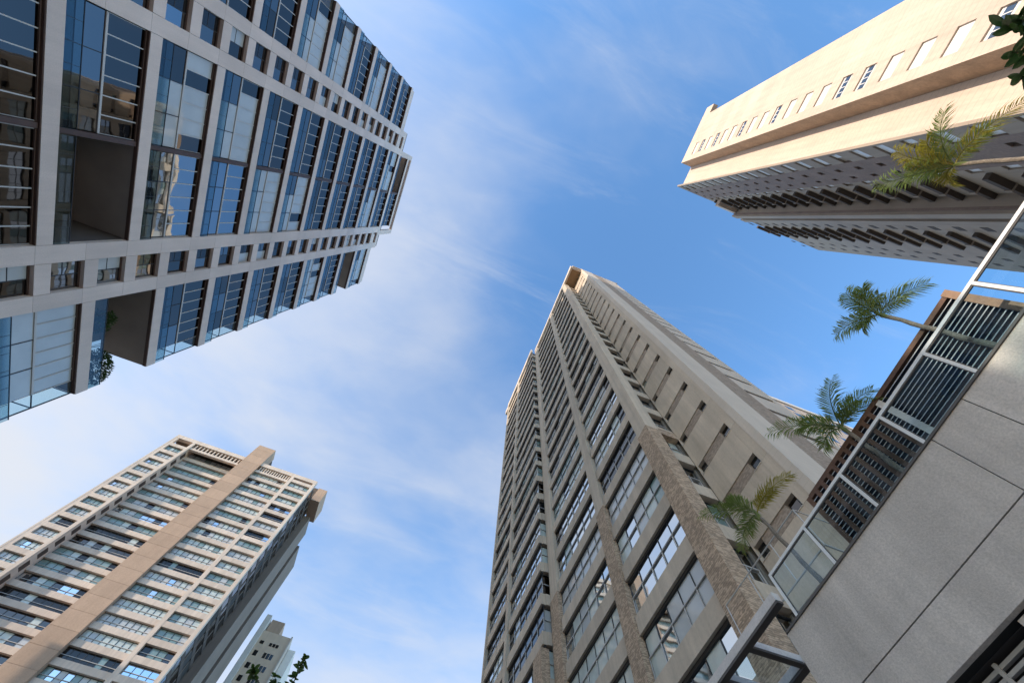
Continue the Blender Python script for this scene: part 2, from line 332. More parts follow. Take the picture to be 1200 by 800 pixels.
for key in ('m', 'n', 'u', 'l'):
    y0, y1 = (ay(v) for v in cells[key])
    lv = levels[key]
    for i, z in enumerate(lv):
        if i == len(lv)-1: continue
        z0 = z*dA; z1 = (z+STEP-.034)*dA
        if key in 'mn' and i == 12: z1 = ATOP-.3
        kind = kinds.get((key, i), 'dark')
        gy0, gy1 = y0+.04, y1-.04
        if key == 'l': gy1 = y1-1.15
        if key == 'u': gy0 = y0+1.15
        # glass guard along the slab edge
        gm = MB().box(XF-0.05, XF-0.03, y0+.03, y1-.03, z0+.02, z0+.98, 'guard_blue')
        gm.box(XF-0.065, XF-0.015, y0+.03, y1-.03, z0+.98, z0+1.02, 'alu_dark')
        for q in range(1, 6): gm.box(XF-0.052, XF-0.028, y0+(y1-y0)*q/6-.012, y0+(y1-y0)*q/6+.012, z0+.025, z0+.975, 'alu_dark')
        gm.build('guardrail', towA)
        if kind == 'open':
            if key == 'n': pbox('closet', towA, XB, XB+1.1, y0+.02, y0+3.6, z0+.001, z0+2.6, 'a_floor')
            if key in 'ul': pbox('end_guard', towA, XB+.3, XF-.08, *((y1-.06, y1-.035) if key == 'l' else (y0+.035, y0+.06)), z0+.02, z0+1.0, 'guard_blue')
            continue
        zm = z0+2.55
        fr = MB()
        fr.box(XG-.05, XG+.06, gy0, gy1, zm-.07, zm+.07, 'alu')
        fr.box(XG-.05, XG+.05, gy0, gy1, z0+.001, z0+.06, 'alu_dark')
        fr.box(XG-.05, XG+.10, gy0, gy1, z1-.14, z1-.055, 'a_brown')
        for q in range(0, 7):
            yy = gy0+(gy1-gy0)*q/6
            fr.box(XG-.04, XG+.05, yy-.035 if q else yy, yy+.035 if q < 6 else yy, zm+.071, z1-.141, 'alu')
        for q in (1, 2): 
            yy = gy0+(gy1-gy0)*q/3
            fr.box(XG-.04, XG+.03, yy-.03, yy+.03, z0+.061, zm-.071, 'alu_dark')
        wd = fr.build('window', towA)
        big = i <= 5
        jm = MB()
        gu, gl = GK[kind]
        for q in range(6):
            a = gy0+(gy1-gy0)*q/6; b = gy0+(gy1-gy0)*(q+1)/6
            g = gu
            if kind == 'light' and random.random() < .12: g = 'gl_dark'
            if big: pbox('pane', wd, XG-.02, XG, a+.036, b-.036, zm+.07, z1-.14, g); npane += 1
            else: jm.box(XG-.02, XG, a+.036, b-.036, zm+.07, z1-.14, g)
        for q in range(3):
            a = gy0+(gy1-gy0)*q/3; b = gy0+(gy1-gy0)*(q+1)/3
            g = random.choice(('gl_blue', 'gl_dark', gl)) if kind != 'mirror' else gl
            if kind == 'light' and q: g = 'gl_light'
            if big: pbox('pane', wd, XG-.025, XG-.004, a+.031, b-.031, z0+.06, zm-.07, g); npane += 1
            else: jm.box(XG-.025, XG-.004, a+.031, b-.031, z0+.06, zm-.07, g)
        if not big: stuff(jm.build('panes', wd))
        # see-through glass corner of the end bays
        if key in 'lu':
            s0, s1 = (gy1, y1-.04) if key == 'l' else (y0+.04, gy0)
            e = y1-.05 if key == 'l' else y0+.05
            pbox('partition', towA, XB, XG-.06, (s0+.005 if key == 'l' else s1-.055), (s0+.055 if key == 'l' else s1-.005), z0+.001, z1-.001, 'gl_dark')
            cb = MB()
            cb.box(XG-.02, XG-.005, s0+.06, s1-.06, z0+.06, z1-.15, 'clear')
            cb.box(XG-2.2, XG-.06, e-.012, e+.012, z0+.06, z1-.15, 'clear')
            cb.box(XG-.05, XG+.02, e-.035, e+.035, z0+.001, z1-.02, 'alu_dark')
            for zz in (z0+.03, zm, z1-.1):
                cb.box(XG-2.2, XG-.051, e-.03, e+.03, zz-.03, zz+.03, 'alu_dark')
                cb.box(XG-.045, XG+.015, min(s0,e)+.036, max(s1,e)-.036, zz-.03, zz+.03, 'alu_dark')
            cb.box(XG-2.26, XG-2.2, e-.03, e+.03, z0+.001, z1-.02, 'alu_dark')
            cb.build('corner_glazing', towA)
# narrow strips: cladding panels round one window per storey
for (a0, w0, w1, a1) in ((-.233, -.194, -.118, -.0765), (.447, .492, .5685, .61)):
    i = 0; z = .598
    z = .9495-STEP*1.5
    while z < 3.20:
        zt = z*dA; zh = (z+STEP/2)*dA; sp = .0355*dA
        # z = bottom of the spandrel panel
        pbox('panel', towA, XF-.38, XF-.004, ay(w0)+.012, ay(w1)-.012, zt-sp, zt-.012, 'a_panel')
        for (p0, p1) in ((a0, w0), (w1, a1)):
            pbox('panel', towA, XF-.38, XF, ay(p0)+.012, ay(p1)-.012, zt-sp, zh-sp-.014, 'a_panel')
        fr = MB(); ya, yb = ay(w0), ay(w1); za, zb = zt, zh-sp
        fr.box(XG-.10, XG+.02, ya+.001, yb-.001, zb-.12, zb-.01, 'a_brown')
        fr.box(XG-.08, XG-.03, ya+.001, yb-.001, za, za+.05, 'alu_dark')
        fr.box(XG-.08, XG-.03, (ya+yb)/2-.03, (ya+yb)/2+.03, za+.051, zb-.121, 'alu_dark')
        fr.box(XG-.075, XG-.035, ya+.01, (ya+yb)/2-.03, za+.95, za+1.0, 'alu_dark')
        wd = fr.build('window', towA)
        for q in range(2):
            g = random.choices(('gl_dark', 'gl_blue', 'gl_light', 'gl_black', 'gl_mirror'), (4, 4, 2, 2, 3 if z < 1.4 else .5))[0]
            pbox('pane', wd, XG-.07, XG-.05, ya+(yb-ya)*q/2+.002+(.03 if q else 0), ya+(yb-ya)*(q+1)/2-.002-(0 if q else .03), za+.05, zb-.12, g)
        z += STEP/2; i += 1
    pbox('panel', towA, XF-.38, XF, ay(a0)+.012, ay(a1)-.012, z*dA-.0355*dA, z*dA+.25, 'a_panel')
# crown frame of the middle bay
zt = levels['m'][-1]*dA
for yy in (ay(.447)-.35+1.2, ay(-.0765)-.9): pbox('pier', towA, XF-.5, XF-.003, yy, yy+.9, zt-6.5, ATOP+.3, 'a_panel')
pbox('cornice', towA, XF-.5, XF-.001, ay(-.0765)-.85, ay(.447)+1.7, ATOP+.302, ATOP+.7, 'a_panel')
pbox('crown_wall', towA, XF-8, XF-3.0, ay(-.09), ay(.46), zt, ATOP+.3, 'a_core')
for (a, b) in ((-.495, -.10), (.49, .887)): pbox('parapet', towA, XF-.3, XF-.02, ay(a)+.3, ay(b)-.3, levels['u'][-1]*dA+.01, levels['u'][-1]*dA+.9, 'a_panel')
for (a, b) in ((-.42, -.25), (.63, .82)): pbox('roof_louvre', towA, XF-6, XF-1.6, ay(a), ay(b), levels['u'][-1]*dA+.9, 3.16*dA, 'a_brown')
# leafy plant on the open corner loggia
def leaf_mesh(name, L, W, m, bend=.15):
    mb = MB(); pts = []
    n = 5
    for i in range(n+1):
        t_ = i/n; ww = W*math.sin(math.pi*(t_*.86+.07))**.8 if 0 < i < n else 0.004
        pts.append((t_*L, ww/2, -bend*L*t_*t_))
    top = pts; bot = [(x, -y, z) for x, y, z in pts]
    for i in range(n):
        mid0 = (top[i][0], 0, top[i][2]-.08*W); mid1 = (top[i+1][0], 0, top[i+1][2]-.08*W)
        mb.poly([mid0, mid1, top[i+1], top[i]], m); mb.poly([bot[i], bot[i+1], mid1, mid0], m)
    return mb.mesh(name, (0,0,0))
def foliage(mb, centre, rad, n, L, W, m, rnd):
    for _ in range(n):
        while True:
            p = Vector((rnd.uniform(-1,1), rnd.uniform(-1,1), rnd.uniform(-1,1)))
            if .25 < p.length < 1: break
        c = Vector(centre) + Vector((p.x*rad[0], p.y*rad[1], p.z*rad[2]))
        d = (p.normalized() + Vector((rnd.uniform(-.7,.7), rnd.uniform(-.7,.7), rnd.uniform(-.7,.5)))).normalized()
        s = d.cross(Vector((rnd.uniform(-.3,.3), rnd.uniform(-.3,.3), 1))).normalized(); nn = s.cross(d)
        l = L*rnd.uniform(.7,1.2); ww = W*rnd.uniform(.7,1.2)
        mb.poly([c, c+d*l*.45+s*ww*.5-nn*.02, c+d*l, c+d*l*.45-s*ww*.5-nn*.02], m)
rnd = random.Random(3)
zl = levels['l'][2]*dA
pl = thing('potted_shrub', (XF-1.0, ay(.86), zl), 'dark bushy shrub in a box on an open corner loggia of the grey tower', 'plant')
MB().box(XF-1.6, XF-.5, ay(.70), ay(.875), zl+.001, zl+.5, 'a_brown').build('planter', pl)
mb = MB(); foliage(mb, (XF-1.0, ay(.70), zl+1.5), (.6, .9, 1.2), 900, .22, .12, 'leaf', rnd); foliage(mb, (XF-.7, ay(.84), zl+1.3), (.75, 1.5, 1.1), 1500, .22, .12, 'leaf', rnd)
stuff(mb.build('foliage', pl))
mb = MB()
for q in range(5): mb.tube([(XF-1.0+.1*q, ay(.72)+q*.7, zl+.5), (XF-.95+.1*q, ay(.72)+q*.75, zl+1.5)], .03, 'bark', 5)
mb.build('stem', pl)

# ------------------------------------------------------------------ tower with stone pilasters (front on X = 11.6)
dD = 11.6; dW = 13.8; FL = 3.0
DX = dD; X3 = .93*dD
towD = thing('balcony_tower', (dD+6, 20, G), 'tall grey beige balcony tower with brown stone pilasters and brick window strips', 'tower')
def dy_(v): return v*dD
DTOP = dD/.1365
zs0 = 1.282*dD                                             # underside of one balcony slab
ks = range(-5, 23)
YE = 3.31*dD
# bodies behind the balconies
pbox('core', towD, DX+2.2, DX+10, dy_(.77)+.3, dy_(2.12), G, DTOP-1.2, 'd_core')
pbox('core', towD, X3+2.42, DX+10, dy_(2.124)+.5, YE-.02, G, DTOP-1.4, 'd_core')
# recessed wall right of the balconies, built of storey panels with the two small windows and a tile strip
YS = 5.12; YR = dy_(.77)
zw = lambda k: 14.70+2.98*k
pbox('wall_back', towD, dW+.36, DX+9, YS+.4, YR+.29, G, DTOP-1.0, 'd_conc')
wy = [YS, .4345*dW, .4776*dW, .608*dW, .652*dW, YR+.0]
for k in range(-4, 24):
    zb = zw(k)-.74; ztp = zw(k)
    if ztp > DTOP-1: break
    nb = zw(k+1)-.74
    pbox('wall_panel', towD, dW, dW+.35, wy[0], wy[1], zb+.006, nb-.006, 'd_conc')
    pbox('wall_panel', towD, dW, dW+.35, wy[4], wy[5], zb+.006, nb-.006, 'd_conc')
    pbox('wall_panel', towD, dW, dW+.35, wy[1]+.006, wy[4]-.006, ztp, nb-.006, 'd_conc')
    pbox('tile_strip', towD, dW+.05, dW+.35, wy[2], wy[3], zb, ztp-.002, 'd_stone')
    for (a, b) in ((wy[1], wy[2]), (wy[3], wy[4])):
        g = random.choice(('gl_black', 'gl_black', 'gl_teal', 'gl_dark'))
        o = pbox('window', towD, dW+.20, dW+.34, a+.008, b-.008, zb+.002, ztp-.004, 'alu_dark')
        pbox('pane', o, dW+.185, dW+.199, a+.05, b-.05, zb+.05, ztp-.05, g)
        pbox('sill', o, dW-.03, dW+.18, a+.008, b-.008, zb-.03, zb+.001, 'd_pale')
# side face towards the light (Y = 5.12): pale strip, brown strip, slotted windows
pbox('pale_strip', towD, dW-.02, 3.11*YS, YS-.06, YS+.39, G, DTOP-.9, 'd_pale')
pbox('brown_strip', towD, 3.11*YS+.004, 3.50*YS, YS-.02, YS+.39, G, DTOP-.9, 'd_stone')
for k in range(-4, 24):
    zz = zw(k)-.2
    if zz > DTOP-2: break
    pbox('side_panel', towD, 3.50*YS+.004, 4.05*YS, YS, YS+.39, zz+.55, zz+2.98-.004, 'd_pale')
    pbox('side_slot', towD, 3.50*YS+.1, 3.95*YS, YS+.25, YS+.39, zz-.002, zz+.55, 'd_dark')
    pbox('side_panel', towD, 3.95*YS+.002, 4.05*YS, YS, YS+.39, zz, zz+.549, 'd_pale')
# balcony bays
bays = {1: (dy_(.862), dy_(1.325), DX, 5), 2: (dy_(1.42), dy_(2.005), DX, 6), 3: (dy_(2.130), dy_(2.745), X3, 6), 4: (dy_(2.80), YE-.35, X3, 5)}
sl_me = {}; TH = .92
for b, (y0, y1, X, nb) in bays.items():
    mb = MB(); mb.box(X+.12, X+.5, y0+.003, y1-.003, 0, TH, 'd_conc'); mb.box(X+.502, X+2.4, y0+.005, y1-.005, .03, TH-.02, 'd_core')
    mb.box(X+.255, X+.40, y0+.01, y1-.01, -.16, -.002, 'd_dark')  # dark strip painting the soffit shade under the slab
    sl_me[b] = mb.mesh('balcony_slab', (X, (y0+y1)/2, 0))
cur_choices = ('gl_sky', 'gl_curtain', 'gl_light', 'gl_teal', 'gl_black', 'gl_dark')
def d_window(parent, axis, c, a0, a1, z0, z1, n, sgn, k, recess_mat='alu_dark', wts=(6,4,3,2,1,1)):
    """glazed balcony front: a hand rail line with posts below, tall panes behind. axis 'x': plane X=c, runs along Y."""
    def bx(mb, d0, d1, p, q, za, zb, m):
        lo, hi = sorted((c+sgn*d0, c+sgn*d1))
        if axis == 'x': mb.box(lo, hi, p, q, za, zb, m)
        else: mb.box(p, q, lo, hi, za, zb, m)
    fr = MB(); zr = z0+1.05
    bx(fr, .02, -.05, a0, a1, zr-.03, zr+.03, 'alu')
    bx(fr, .05, -.03, a0, a1, z0+.001, z0+.05, 'alu_dark'); bx(fr, .05, -.03, a0, a1, z1-.12, z1-.17-.001, 'alu_dark')
    for i in range(n+1):
        p = a0+(a1-a0)*i/n
        pa, pb = max(a0, p-.022), min(a1, p+.022)
        bx(fr, .015, -.035, pa, pb, z0+.051, zr-.031, 'alu'); bx(fr, .03, -.006, pa+.008, pb-.008, zr+.031, z1-.172, 'alu_dark')
    wd = fr.build('window', parent)
    jm = MB(); base = random.choices(cur_choices, wts)[0]
    for i in range(n):
        g = base if random.random() < .6 else random.choices(cur_choices, wts)[0]
        for (za, zb) in ((z0+.05, zr-.03), (zr+.03, z1-.17)):
            p, q = a0+(a1-a0)*i/n+.023, a0+(a1-a0)*(i+1)/n-.023
            if -1 <= k <= 3 and axis == 'x':
                lo, hi = sorted((c+sgn*.035, c+sgn*.05)); pbox('pane', wd, lo, hi, p, q, za, zb, g)
            else: bx(jm, .035, .05, p, q, za, zb, g)
    if jm.v: stuff(jm.build('panes', wd))
    return wd
for k in ks:
    zb = zs0+FL*k; zt = zb+TH
    if zt > DTOP: break
    top = zb+FL > DTOP-.6
    for b, (y0, y1, X, nb) in bays.items():
        place(sl_me[b], 'balcony_slab', (X, (y0+y1)/2, zb), towD)
        if zt < 6 or top: continue
        d_window(towD, 'x', X+.30, y0+.02, y1-.02, zt, zb+FL, nb, 1, k)
    # returns of the balcony block (faces towards -Y)
    mm = 'd_conc' if not (7.5 < k*1.0 < 7) else 'd_brick'
    pbox('return_slab', towD, DX+.92, dW-.004, YR+.10, YR+.55, zb, zt, 'd_conc')
    if not top and zt > 6: d_window(towD, 'y', YR+.40, DX+.93, dW-.03, zt, zb+FL, 2, 1, k)
    pbox('return_slab', towD, X3+.502, DX+.3, dy_(2.124)+.02, dy_(2.124)+.5, zb, zt, 'd_conc')
    if not top and zt > 6: d_window(towD, 'y', dy_(2.124)+.30, X3+.40, DX+.28, zt, zb+FL, 1, 1, k, wts=(1,1,1,2,4,3))
# pilasters: ledge stone below, render above
ZB = 24.0
def pil(y0, y1, X, depth=1.0, top=DTOP+.6, zb=ZB):
    pbox('stone_pilaster', towD, X-.03, X+depth, y0-.02, y1+.02, G, zb, 'd_brick')
    pbox('pilaster', towD, X, X+depth, y0, y1, zb+.002, top, 'd_conc')
pil(dy_(.77), dy_(.862)-.004, DX, .9, DTOP-1.6)
pil(dy_(1.329), dy_(1.416), DX, .7); pil(dy_(2.009), dy_(2.118), DX, .7); pbox('stone_pilaster', towD, X3-.03, X3+.55, dy_(2.128), dy_(2.25), G, 20.6, 'd_brick')
pil(dy_(2.748), dy_(2.797), X3, .6, zb=20); pil(YE-.34, YE, X3, 2.5, zb=8)
pbox('stone_beam', towD, DX+.905, dW-.01, YR+.02, YR+.56, ZB-.35, ZB+.35, 'd_brick')
# crown: frame with a soffit over the recessed corner
pbox('crown_front', towD, DX-.05, DX+.30, dy_(.462), dy_(2.12), DTOP-1.5, DTOP, 'd_pale')
pbox('crown_front', towD, X3-.05, X3+.30, dy_(2.125), YE+.05, DTOP-1.5, DTOP, 'd_pale')
pbox('crown_side', towD, DX+.302, dW-.022, dy_(.462), dy_(.462)+.35, DTOP-1.5, DTOP-.002, 'd_pale')
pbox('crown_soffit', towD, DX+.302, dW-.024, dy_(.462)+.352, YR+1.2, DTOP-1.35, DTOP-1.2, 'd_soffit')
pbox('crown_roof', towD, DX+.304, DX+10, YS+.02, YE, DTOP-.898, DTOP-.3, 'd_pale')
pbox('roof_plant_room', towD, DX+3, DX+8, 14, 24, DTOP-.29, DTOP+2.2, 'd_pale')
pbox('crown_fin', towD, X3-.02, X3+.6, YE+.052, YE+1.5, DTOP-2.2, DTOP-.6, 'd_pale')

rl = MB(); XR = 11.3
p0, p1 = px_x(850, 707, XR), px_x(929, 597, XR)
rl.tube([(XR, p0.y, p1.z), (XR, p1.y, p1.z)], .025, 'alu', 6)
for q in range(4):
    yq = p1.y+(p0.y-p1.y)*q/3; rl.tube([(XR, yq, p1.z-.03), (XR, yq, p1.z-1.5)], .02, 'alu', 6)
rl.tube([(XR, p0.y, p1.z-1.5), (XR, p1.y, p1.z-1.5)], .03, 'alu', 6); rl.tube([(XR, p0.y, p1.z-1.5), (DX+.3, p0.y, p1.z-1.5)], .03, 'alu', 6)
rl.tube([(XR, p1.y, p1.z-1.5), (dW+.1, p1.y, p1.z-1.5)], .03, 'alu', 6); rl.tube([(XR, p1.y, p1.z), (dW+.1, p1.y, p1.z)], .02, 'alu', 6)
rl.build('terrace_rail', towD)
# ------------------------------------------------------------------ salmon tower with a terracotta pier (front on Y = 86.7)
dB = 86.7
towB = thing('salmon_tower', (-48, dB+15, G), 'broad salmon apartment tower with one wide terracotta pier up its middle', 'tower')
YF = dB; YRc = 1.0263*dB; BTOP = 1.141*dB
def bx_(v): return v*dB
xl0, xl1, xp0, xp1, xr0, xr1 = (bx_(v) for v in (-.783, -.7184, -.5668, -.512, -.404, -.330))
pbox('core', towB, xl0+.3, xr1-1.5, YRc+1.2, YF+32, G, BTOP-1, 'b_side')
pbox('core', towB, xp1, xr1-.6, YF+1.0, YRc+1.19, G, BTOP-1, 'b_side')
def b_window(x0, x1, z0, z1, y, n, wts, rail=True):
    fr = MB()
    fr.box(x0, x1, y-.04, y+.03, z1-.10, z1-.002, 'd_dark')
    if rail: fr.box(x0, x1, y-.10, y-.03, z0+.72, z0+.80, 'alu')
    for i in range(n+1):
        p = x0+(x1-x0)*i/n; fr.box(max(x0, p-.05), min(x1, p+.05), y-.05, y-.005, z0+.001, z1-.101, 'alu_dark')
    wd = fr.build('window', towB)
    jm = MB(); base = random.choices(('gl_curtain','gl_light','gl_sky','gl_teal','gl_black','gl_dark'), wts)[0]
    for i in range(n):
        g = base if random.random() < .6 else random.choices(('gl_curtain','gl_light','gl_sky','gl_teal','gl_black','gl_dark'), wts)[0]
        jm.box(x0+(x1-x0)*i/n+.05, x0+(x1-x0)*(i+1)/n-.05, y, y+.03, z0+.001, z1-.10, g)
    stuff(jm.build('panes', wd))
W1 = (7,5,1.2,4,.7,1); W2 = (2,2,2,2,4,2)
ztop0 = 1.0712*dB
for k in range(-1, 32):
    zt = ztop0-3.0*k; zb = zt-1.95                      # one storey's window from zb to zt
    if zb < 2: break
    vis = zb > 30
    # left wing: half a storey higher
    o = 1.45
    if k > -1:
        pbox('spandrel', towB, xl0+.35, xl1-.75, YF+.02, YF+.6, zt+o, zt+o+1.046, 'b_front')
        if vis: b_window(xl0+1.05, xl1-.76, zb+o, zt+o, YF+.50, 4, W1)
        pbox('wing_slot', towB, xl1-.06, xl1+.001, YF+.75, YRc-.4, zb+o+.1, zt+o, 'b_dark')
    # deep recess left of the pier
    r = 'b_front'
    if k > -1: pbox('spandrel', towB, xl1+.004, xp0-.004, YRc, YRc+.7, zt+.7, zt+.7+1.046, r)
    if vis: b_window(xl1+.01, xp0-.01, zb+.7, zt+.7, YRc+.55, 9, (4,4,1.5,4,1,2) if k < 11 else (1,1,1,2,6,3))
    # shallow bays right of the pier
    if k > -1: pbox('spandrel', towB, xp1+.004, xr0-.5, YF+.35, YF+.9, zt, zt+1.046, 'b_front')
    if vis: b_window(xp1+.01, xr0-.51, zb, zt, YF+.85, 8, W1 if k < 9 else (5,3,1,4,2,1))
    pbox('spandrel', towB, xr0+.35, xr1-.75, YF+.02, YF+.6, zt, zt+1.046, 'b_front')
    if vis: b_window(xr0+.36, xr1-.76, zb, zt, YF+.55, 4, W1)
    # shaded right flank
    if vis:
        jm = MB(); y0 = YF+.8
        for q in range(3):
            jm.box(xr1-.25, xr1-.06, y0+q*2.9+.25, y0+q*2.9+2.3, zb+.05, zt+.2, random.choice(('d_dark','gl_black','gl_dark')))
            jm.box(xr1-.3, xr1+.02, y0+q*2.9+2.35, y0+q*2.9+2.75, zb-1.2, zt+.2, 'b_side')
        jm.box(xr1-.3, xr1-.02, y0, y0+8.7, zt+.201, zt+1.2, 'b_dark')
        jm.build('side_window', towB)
        pbox('side_slot', towB, xr1+.3, xr1+.66, YF+16.2, YF+17.6, zb+.3, zt, 'gl_black')
# wings' uprights
pbox('wing_post', towB, xl0, xl0+.345, YF, YF+1.2, G, BTOP, 'b_front'); pbox('wing_post', towB, xl0+.36, xl0+1.04, YF+.03, YF+.7, G, BTOP-1.3, 'b_front')
pbox('wing_post', towB, xl1-.745, xl1, YF, YRc+1.2, G, BTOP-1.26, 'b_front')
pbox('column', towB, xr0-.495, xr0+.345, YF, YF+1.0, G, BTOP-1.26, 'b_front')
pbox('corner_post', towB, xr1-.745, xr1-.02, YF, YF+.75, G, BTOP-1.26, 'b_front')
pbox('parapet', towB, xl0+.346, xp0-.01, YF-.02, YF+1.0, BTOP-1.25, BTOP, 'b_front')
pbox('parapet', towB, xp1+.01, xr1, YF-.02, YF+1.0, BTOP-1.25, BTOP, 'b_front')
bl = MB()
for (a, b) in ((xl1+.3, xp0-.3), (xp1+.3, xr0-.6)):
    n = 13
    for q in range(n): 
        p = a+(b-a)*(q+.5)/n; bl.box(p-.14, p+.14, YF+.25, YF+.55, BTOP-2.9, BTOP-1.252, 'b_front')
    bl.box(a-.29, b+.29, YF+.2, YF+.9, BTOP-3.6, BTOP-2.902, 'b_front'); bl.box(a, b, YF+1.0, YF+1.1, BTOP-2.9, BTOP-1.26, 'd_dark')
stuff(bl.build('balustrade', towB))
pbox('roof', towB, xl0+.35, xp0-.01, YF+1.01, YRc+1.3, BTOP-1.24, BTOP-.9, 'b_side'); pbox('roof', towB, xp1+.01, xr1-.8, YF+1.01, YRc+1.3, BTOP-1.24, BTOP-.9, 'b_side')
# pier in storey-high pieces
z = G; 
while z < 1.212*dB-1:
    z1 = min(z+3.0, 1.212*dB); pbox('pier_panel', towB, xp0, xp1, YF-.25, YF+3.0, z, z1-.035, 'b_pier'); z += 3.0
pbox('pier_core', towB, xp0+.05, xp1-.05, YF-.18, YF+7.0, G, 1.212*dB-.5, 'b_dark')
# right flank strips
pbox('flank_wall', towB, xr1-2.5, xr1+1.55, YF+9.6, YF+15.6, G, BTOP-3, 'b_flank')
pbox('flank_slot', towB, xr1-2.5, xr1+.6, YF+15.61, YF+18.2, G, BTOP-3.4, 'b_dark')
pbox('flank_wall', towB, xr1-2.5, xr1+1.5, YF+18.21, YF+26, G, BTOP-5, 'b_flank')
pbox('crown_block', towB, xr1+.004, xr1+2.5, YF+4.6, YF+12, BTOP-2.0, BTOP+3.0, 'b_pier')
pbox('crown_block', towB, xr1-6, xr1-.002, YF+4.8, YF+11, BTOP-.99, BTOP+2.8, 'b_side')

# ------------------------------------------------------------------ cream tower (lit face on X = 25.6, shaded face towards the viewer)
dC = 25.6; CTOP = 3.65*dC
towC = thing('cream_tower', (48, -26, G), 'cream tower with a sunlit blank end wall and a shaded flank full of small windows', 'tower')
Yb = -.8405*dC; Ye = -1.195*dC; Xr = 1.087*dC; Yd = -.6935*dC
FC = 3.0
# protruding lit bay, storey rings cut for one window each
wy0, wy1 = -.972*dC, -.884*dC
zk = lambda k: 1.737*dC+ .1172*dC*k                      # window head
pbox('core', towC, dC+.4, 66, Ye+.3, Yb-.3, G, CTOP-1, 'c_side')
pbox('bay_side', towC, dC+.001, Xr+1, Yb-.29, Yb, G, CTOP, 'c_side')
fcC = .1172*dC
wh = .055*dC
for k in range(-12, 16):
    zt = zk(k); zb = zt-wh
    nb = zk(k+1)-wh
    if zb < 1: continue
    pbox('cream_panel', towC, dC, dC+.39, Ye, wy0, zb+.004, nb-.004, 'c_white'); pbox('cream_panel', towC, dC, dC+.39, wy1, Yb-.002, zb+.004, nb-.004, 'c_white')
    pbox('cream_panel', towC, dC, dC+.39, wy0+.004, wy1-.004, zt, nb-.004, 'c_white')
    dark = random.random() < .2
    o = pbox('window', towC, dC+.14, dC+.22, wy0+.005, wy1-.005, zb, zt-.002, 'c_win')
    n = 2
    if dark:
        q = MB(); a, b = wy0+.06, wy1-.06
        q.box(dC+.115, dC+.139, a, b, zb+.4, zt-.35, 'gl_blue')
        for i in (1,2,3): q.box(dC+.10, dC+.114, a+(b-a)*i/4-.04, a+(b-a)*i/4+.04, zb+.4, zt-.35, 'c_win')
        q.build('pane', o)
zl = zk(16)-wh
pbox('cream_panel', towC, dC, dC+.39, Ye, Yb-.002, zl, CTOP, 'c_white')
pbox('crown_fin', towC, dC+.02, dC+.9, -1.262*dC, Ye-.002, CTOP-3.2, CTOP-.01, 'c_white')
pbox('bay_end', towC, dC+.39, 64, Ye+.01, Ye+.29, G, CTOP-.4, 'c_white')
# recessed lit strip and shaded flank
pbox('recess_strip', towC, Xr, Xr+.4, Yb+.002, Yd-.302, G, CTOP, 'c_white')
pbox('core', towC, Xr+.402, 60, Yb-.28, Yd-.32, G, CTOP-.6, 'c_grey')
cols = [(1.585, 1.70, 'w'), (1.762, 1.803, 's'), (1.877, 1.911, 's'), (1.962, 2.007, 'w2')]
xs = [Xr]
for a, b, t_ in cols: xs += [a*17.75, b*17.75]
xs.append(2.10*17.75)
for k in range(-10, 18):
    zt = zk(k)-.25; zb = zt-1.5; nxt = zt+fcC-1.5
    if zb < 4: continue
    for i in range(0, len(xs)-1):
        a, b = xs[i], xs[i+1]
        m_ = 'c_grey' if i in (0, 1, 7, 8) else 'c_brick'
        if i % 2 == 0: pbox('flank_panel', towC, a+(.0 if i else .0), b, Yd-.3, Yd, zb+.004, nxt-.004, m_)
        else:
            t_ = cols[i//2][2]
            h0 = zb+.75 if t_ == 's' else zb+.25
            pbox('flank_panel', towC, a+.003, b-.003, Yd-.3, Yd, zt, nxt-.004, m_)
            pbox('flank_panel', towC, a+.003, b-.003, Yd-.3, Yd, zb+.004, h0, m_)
            o = pbox('window', towC, a+.004, b-.004, Yd-.29, Yd-.22, h0+.001, zt-.002, 'c_ledge' if t_ == 's' else 'c_grey')
            if t_ != 's' and random.random() < .75: pbox('shutter', o, a+.25, b-.02, Yd-.219, Yd-.16, h0+.02, zt-.05, 'c_win')
            elif t_ != 's': pbox('shutter', o, a+.3, (a+b)/2, Yd-.219, Yd-.16, h0+.02, zt-.05, 'c_win'); 
            if t_ != 's': pbox('pane', o, a+.03, b-.03, Yd-.2195, Yd-.19, h0+.03, zt-.06, 'gl_dark') if False else None
Y2 = -16.3
# pier block and further flank
pbox('pier', towC, 2.48*16.3, 2.555*16.3, Y2, Y2+.35, G, CTOP+.3, 'c_grey'); pbox('pier', towC, 2.605*16.3, 2.68*16.3, Y2, Y2+.35, G, CTOP+.3, 'c_grey')
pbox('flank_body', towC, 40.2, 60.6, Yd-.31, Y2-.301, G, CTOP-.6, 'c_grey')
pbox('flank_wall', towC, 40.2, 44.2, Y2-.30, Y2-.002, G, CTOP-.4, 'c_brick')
def balc(x0, x1, yface, out, zb):
    """dark ledge balcony with a pale divider"""
    mb = MB(); xm = (x0+x1)/2+.2
    mb.box(x0, xm-.09, yface+.002, yface+out, zb, zb+.5, 'c_ledge'); mb.box(xm+.09, x1, yface+.002, yface+out-.1, zb+.02, zb+.5, 'c_ledge')
    mb.box(xm-.088, xm+.088, yface+.002, yface+out+.08, zb-.05, zb+.6, 'c_grey')
    return mb.build('ledge_balcony', towC)
pbox('flank_wall', towC, 2.10*17.75+.002, 40.19, Yd-.3, Yd-.004, G, CTOP-.4, 'c_grey')
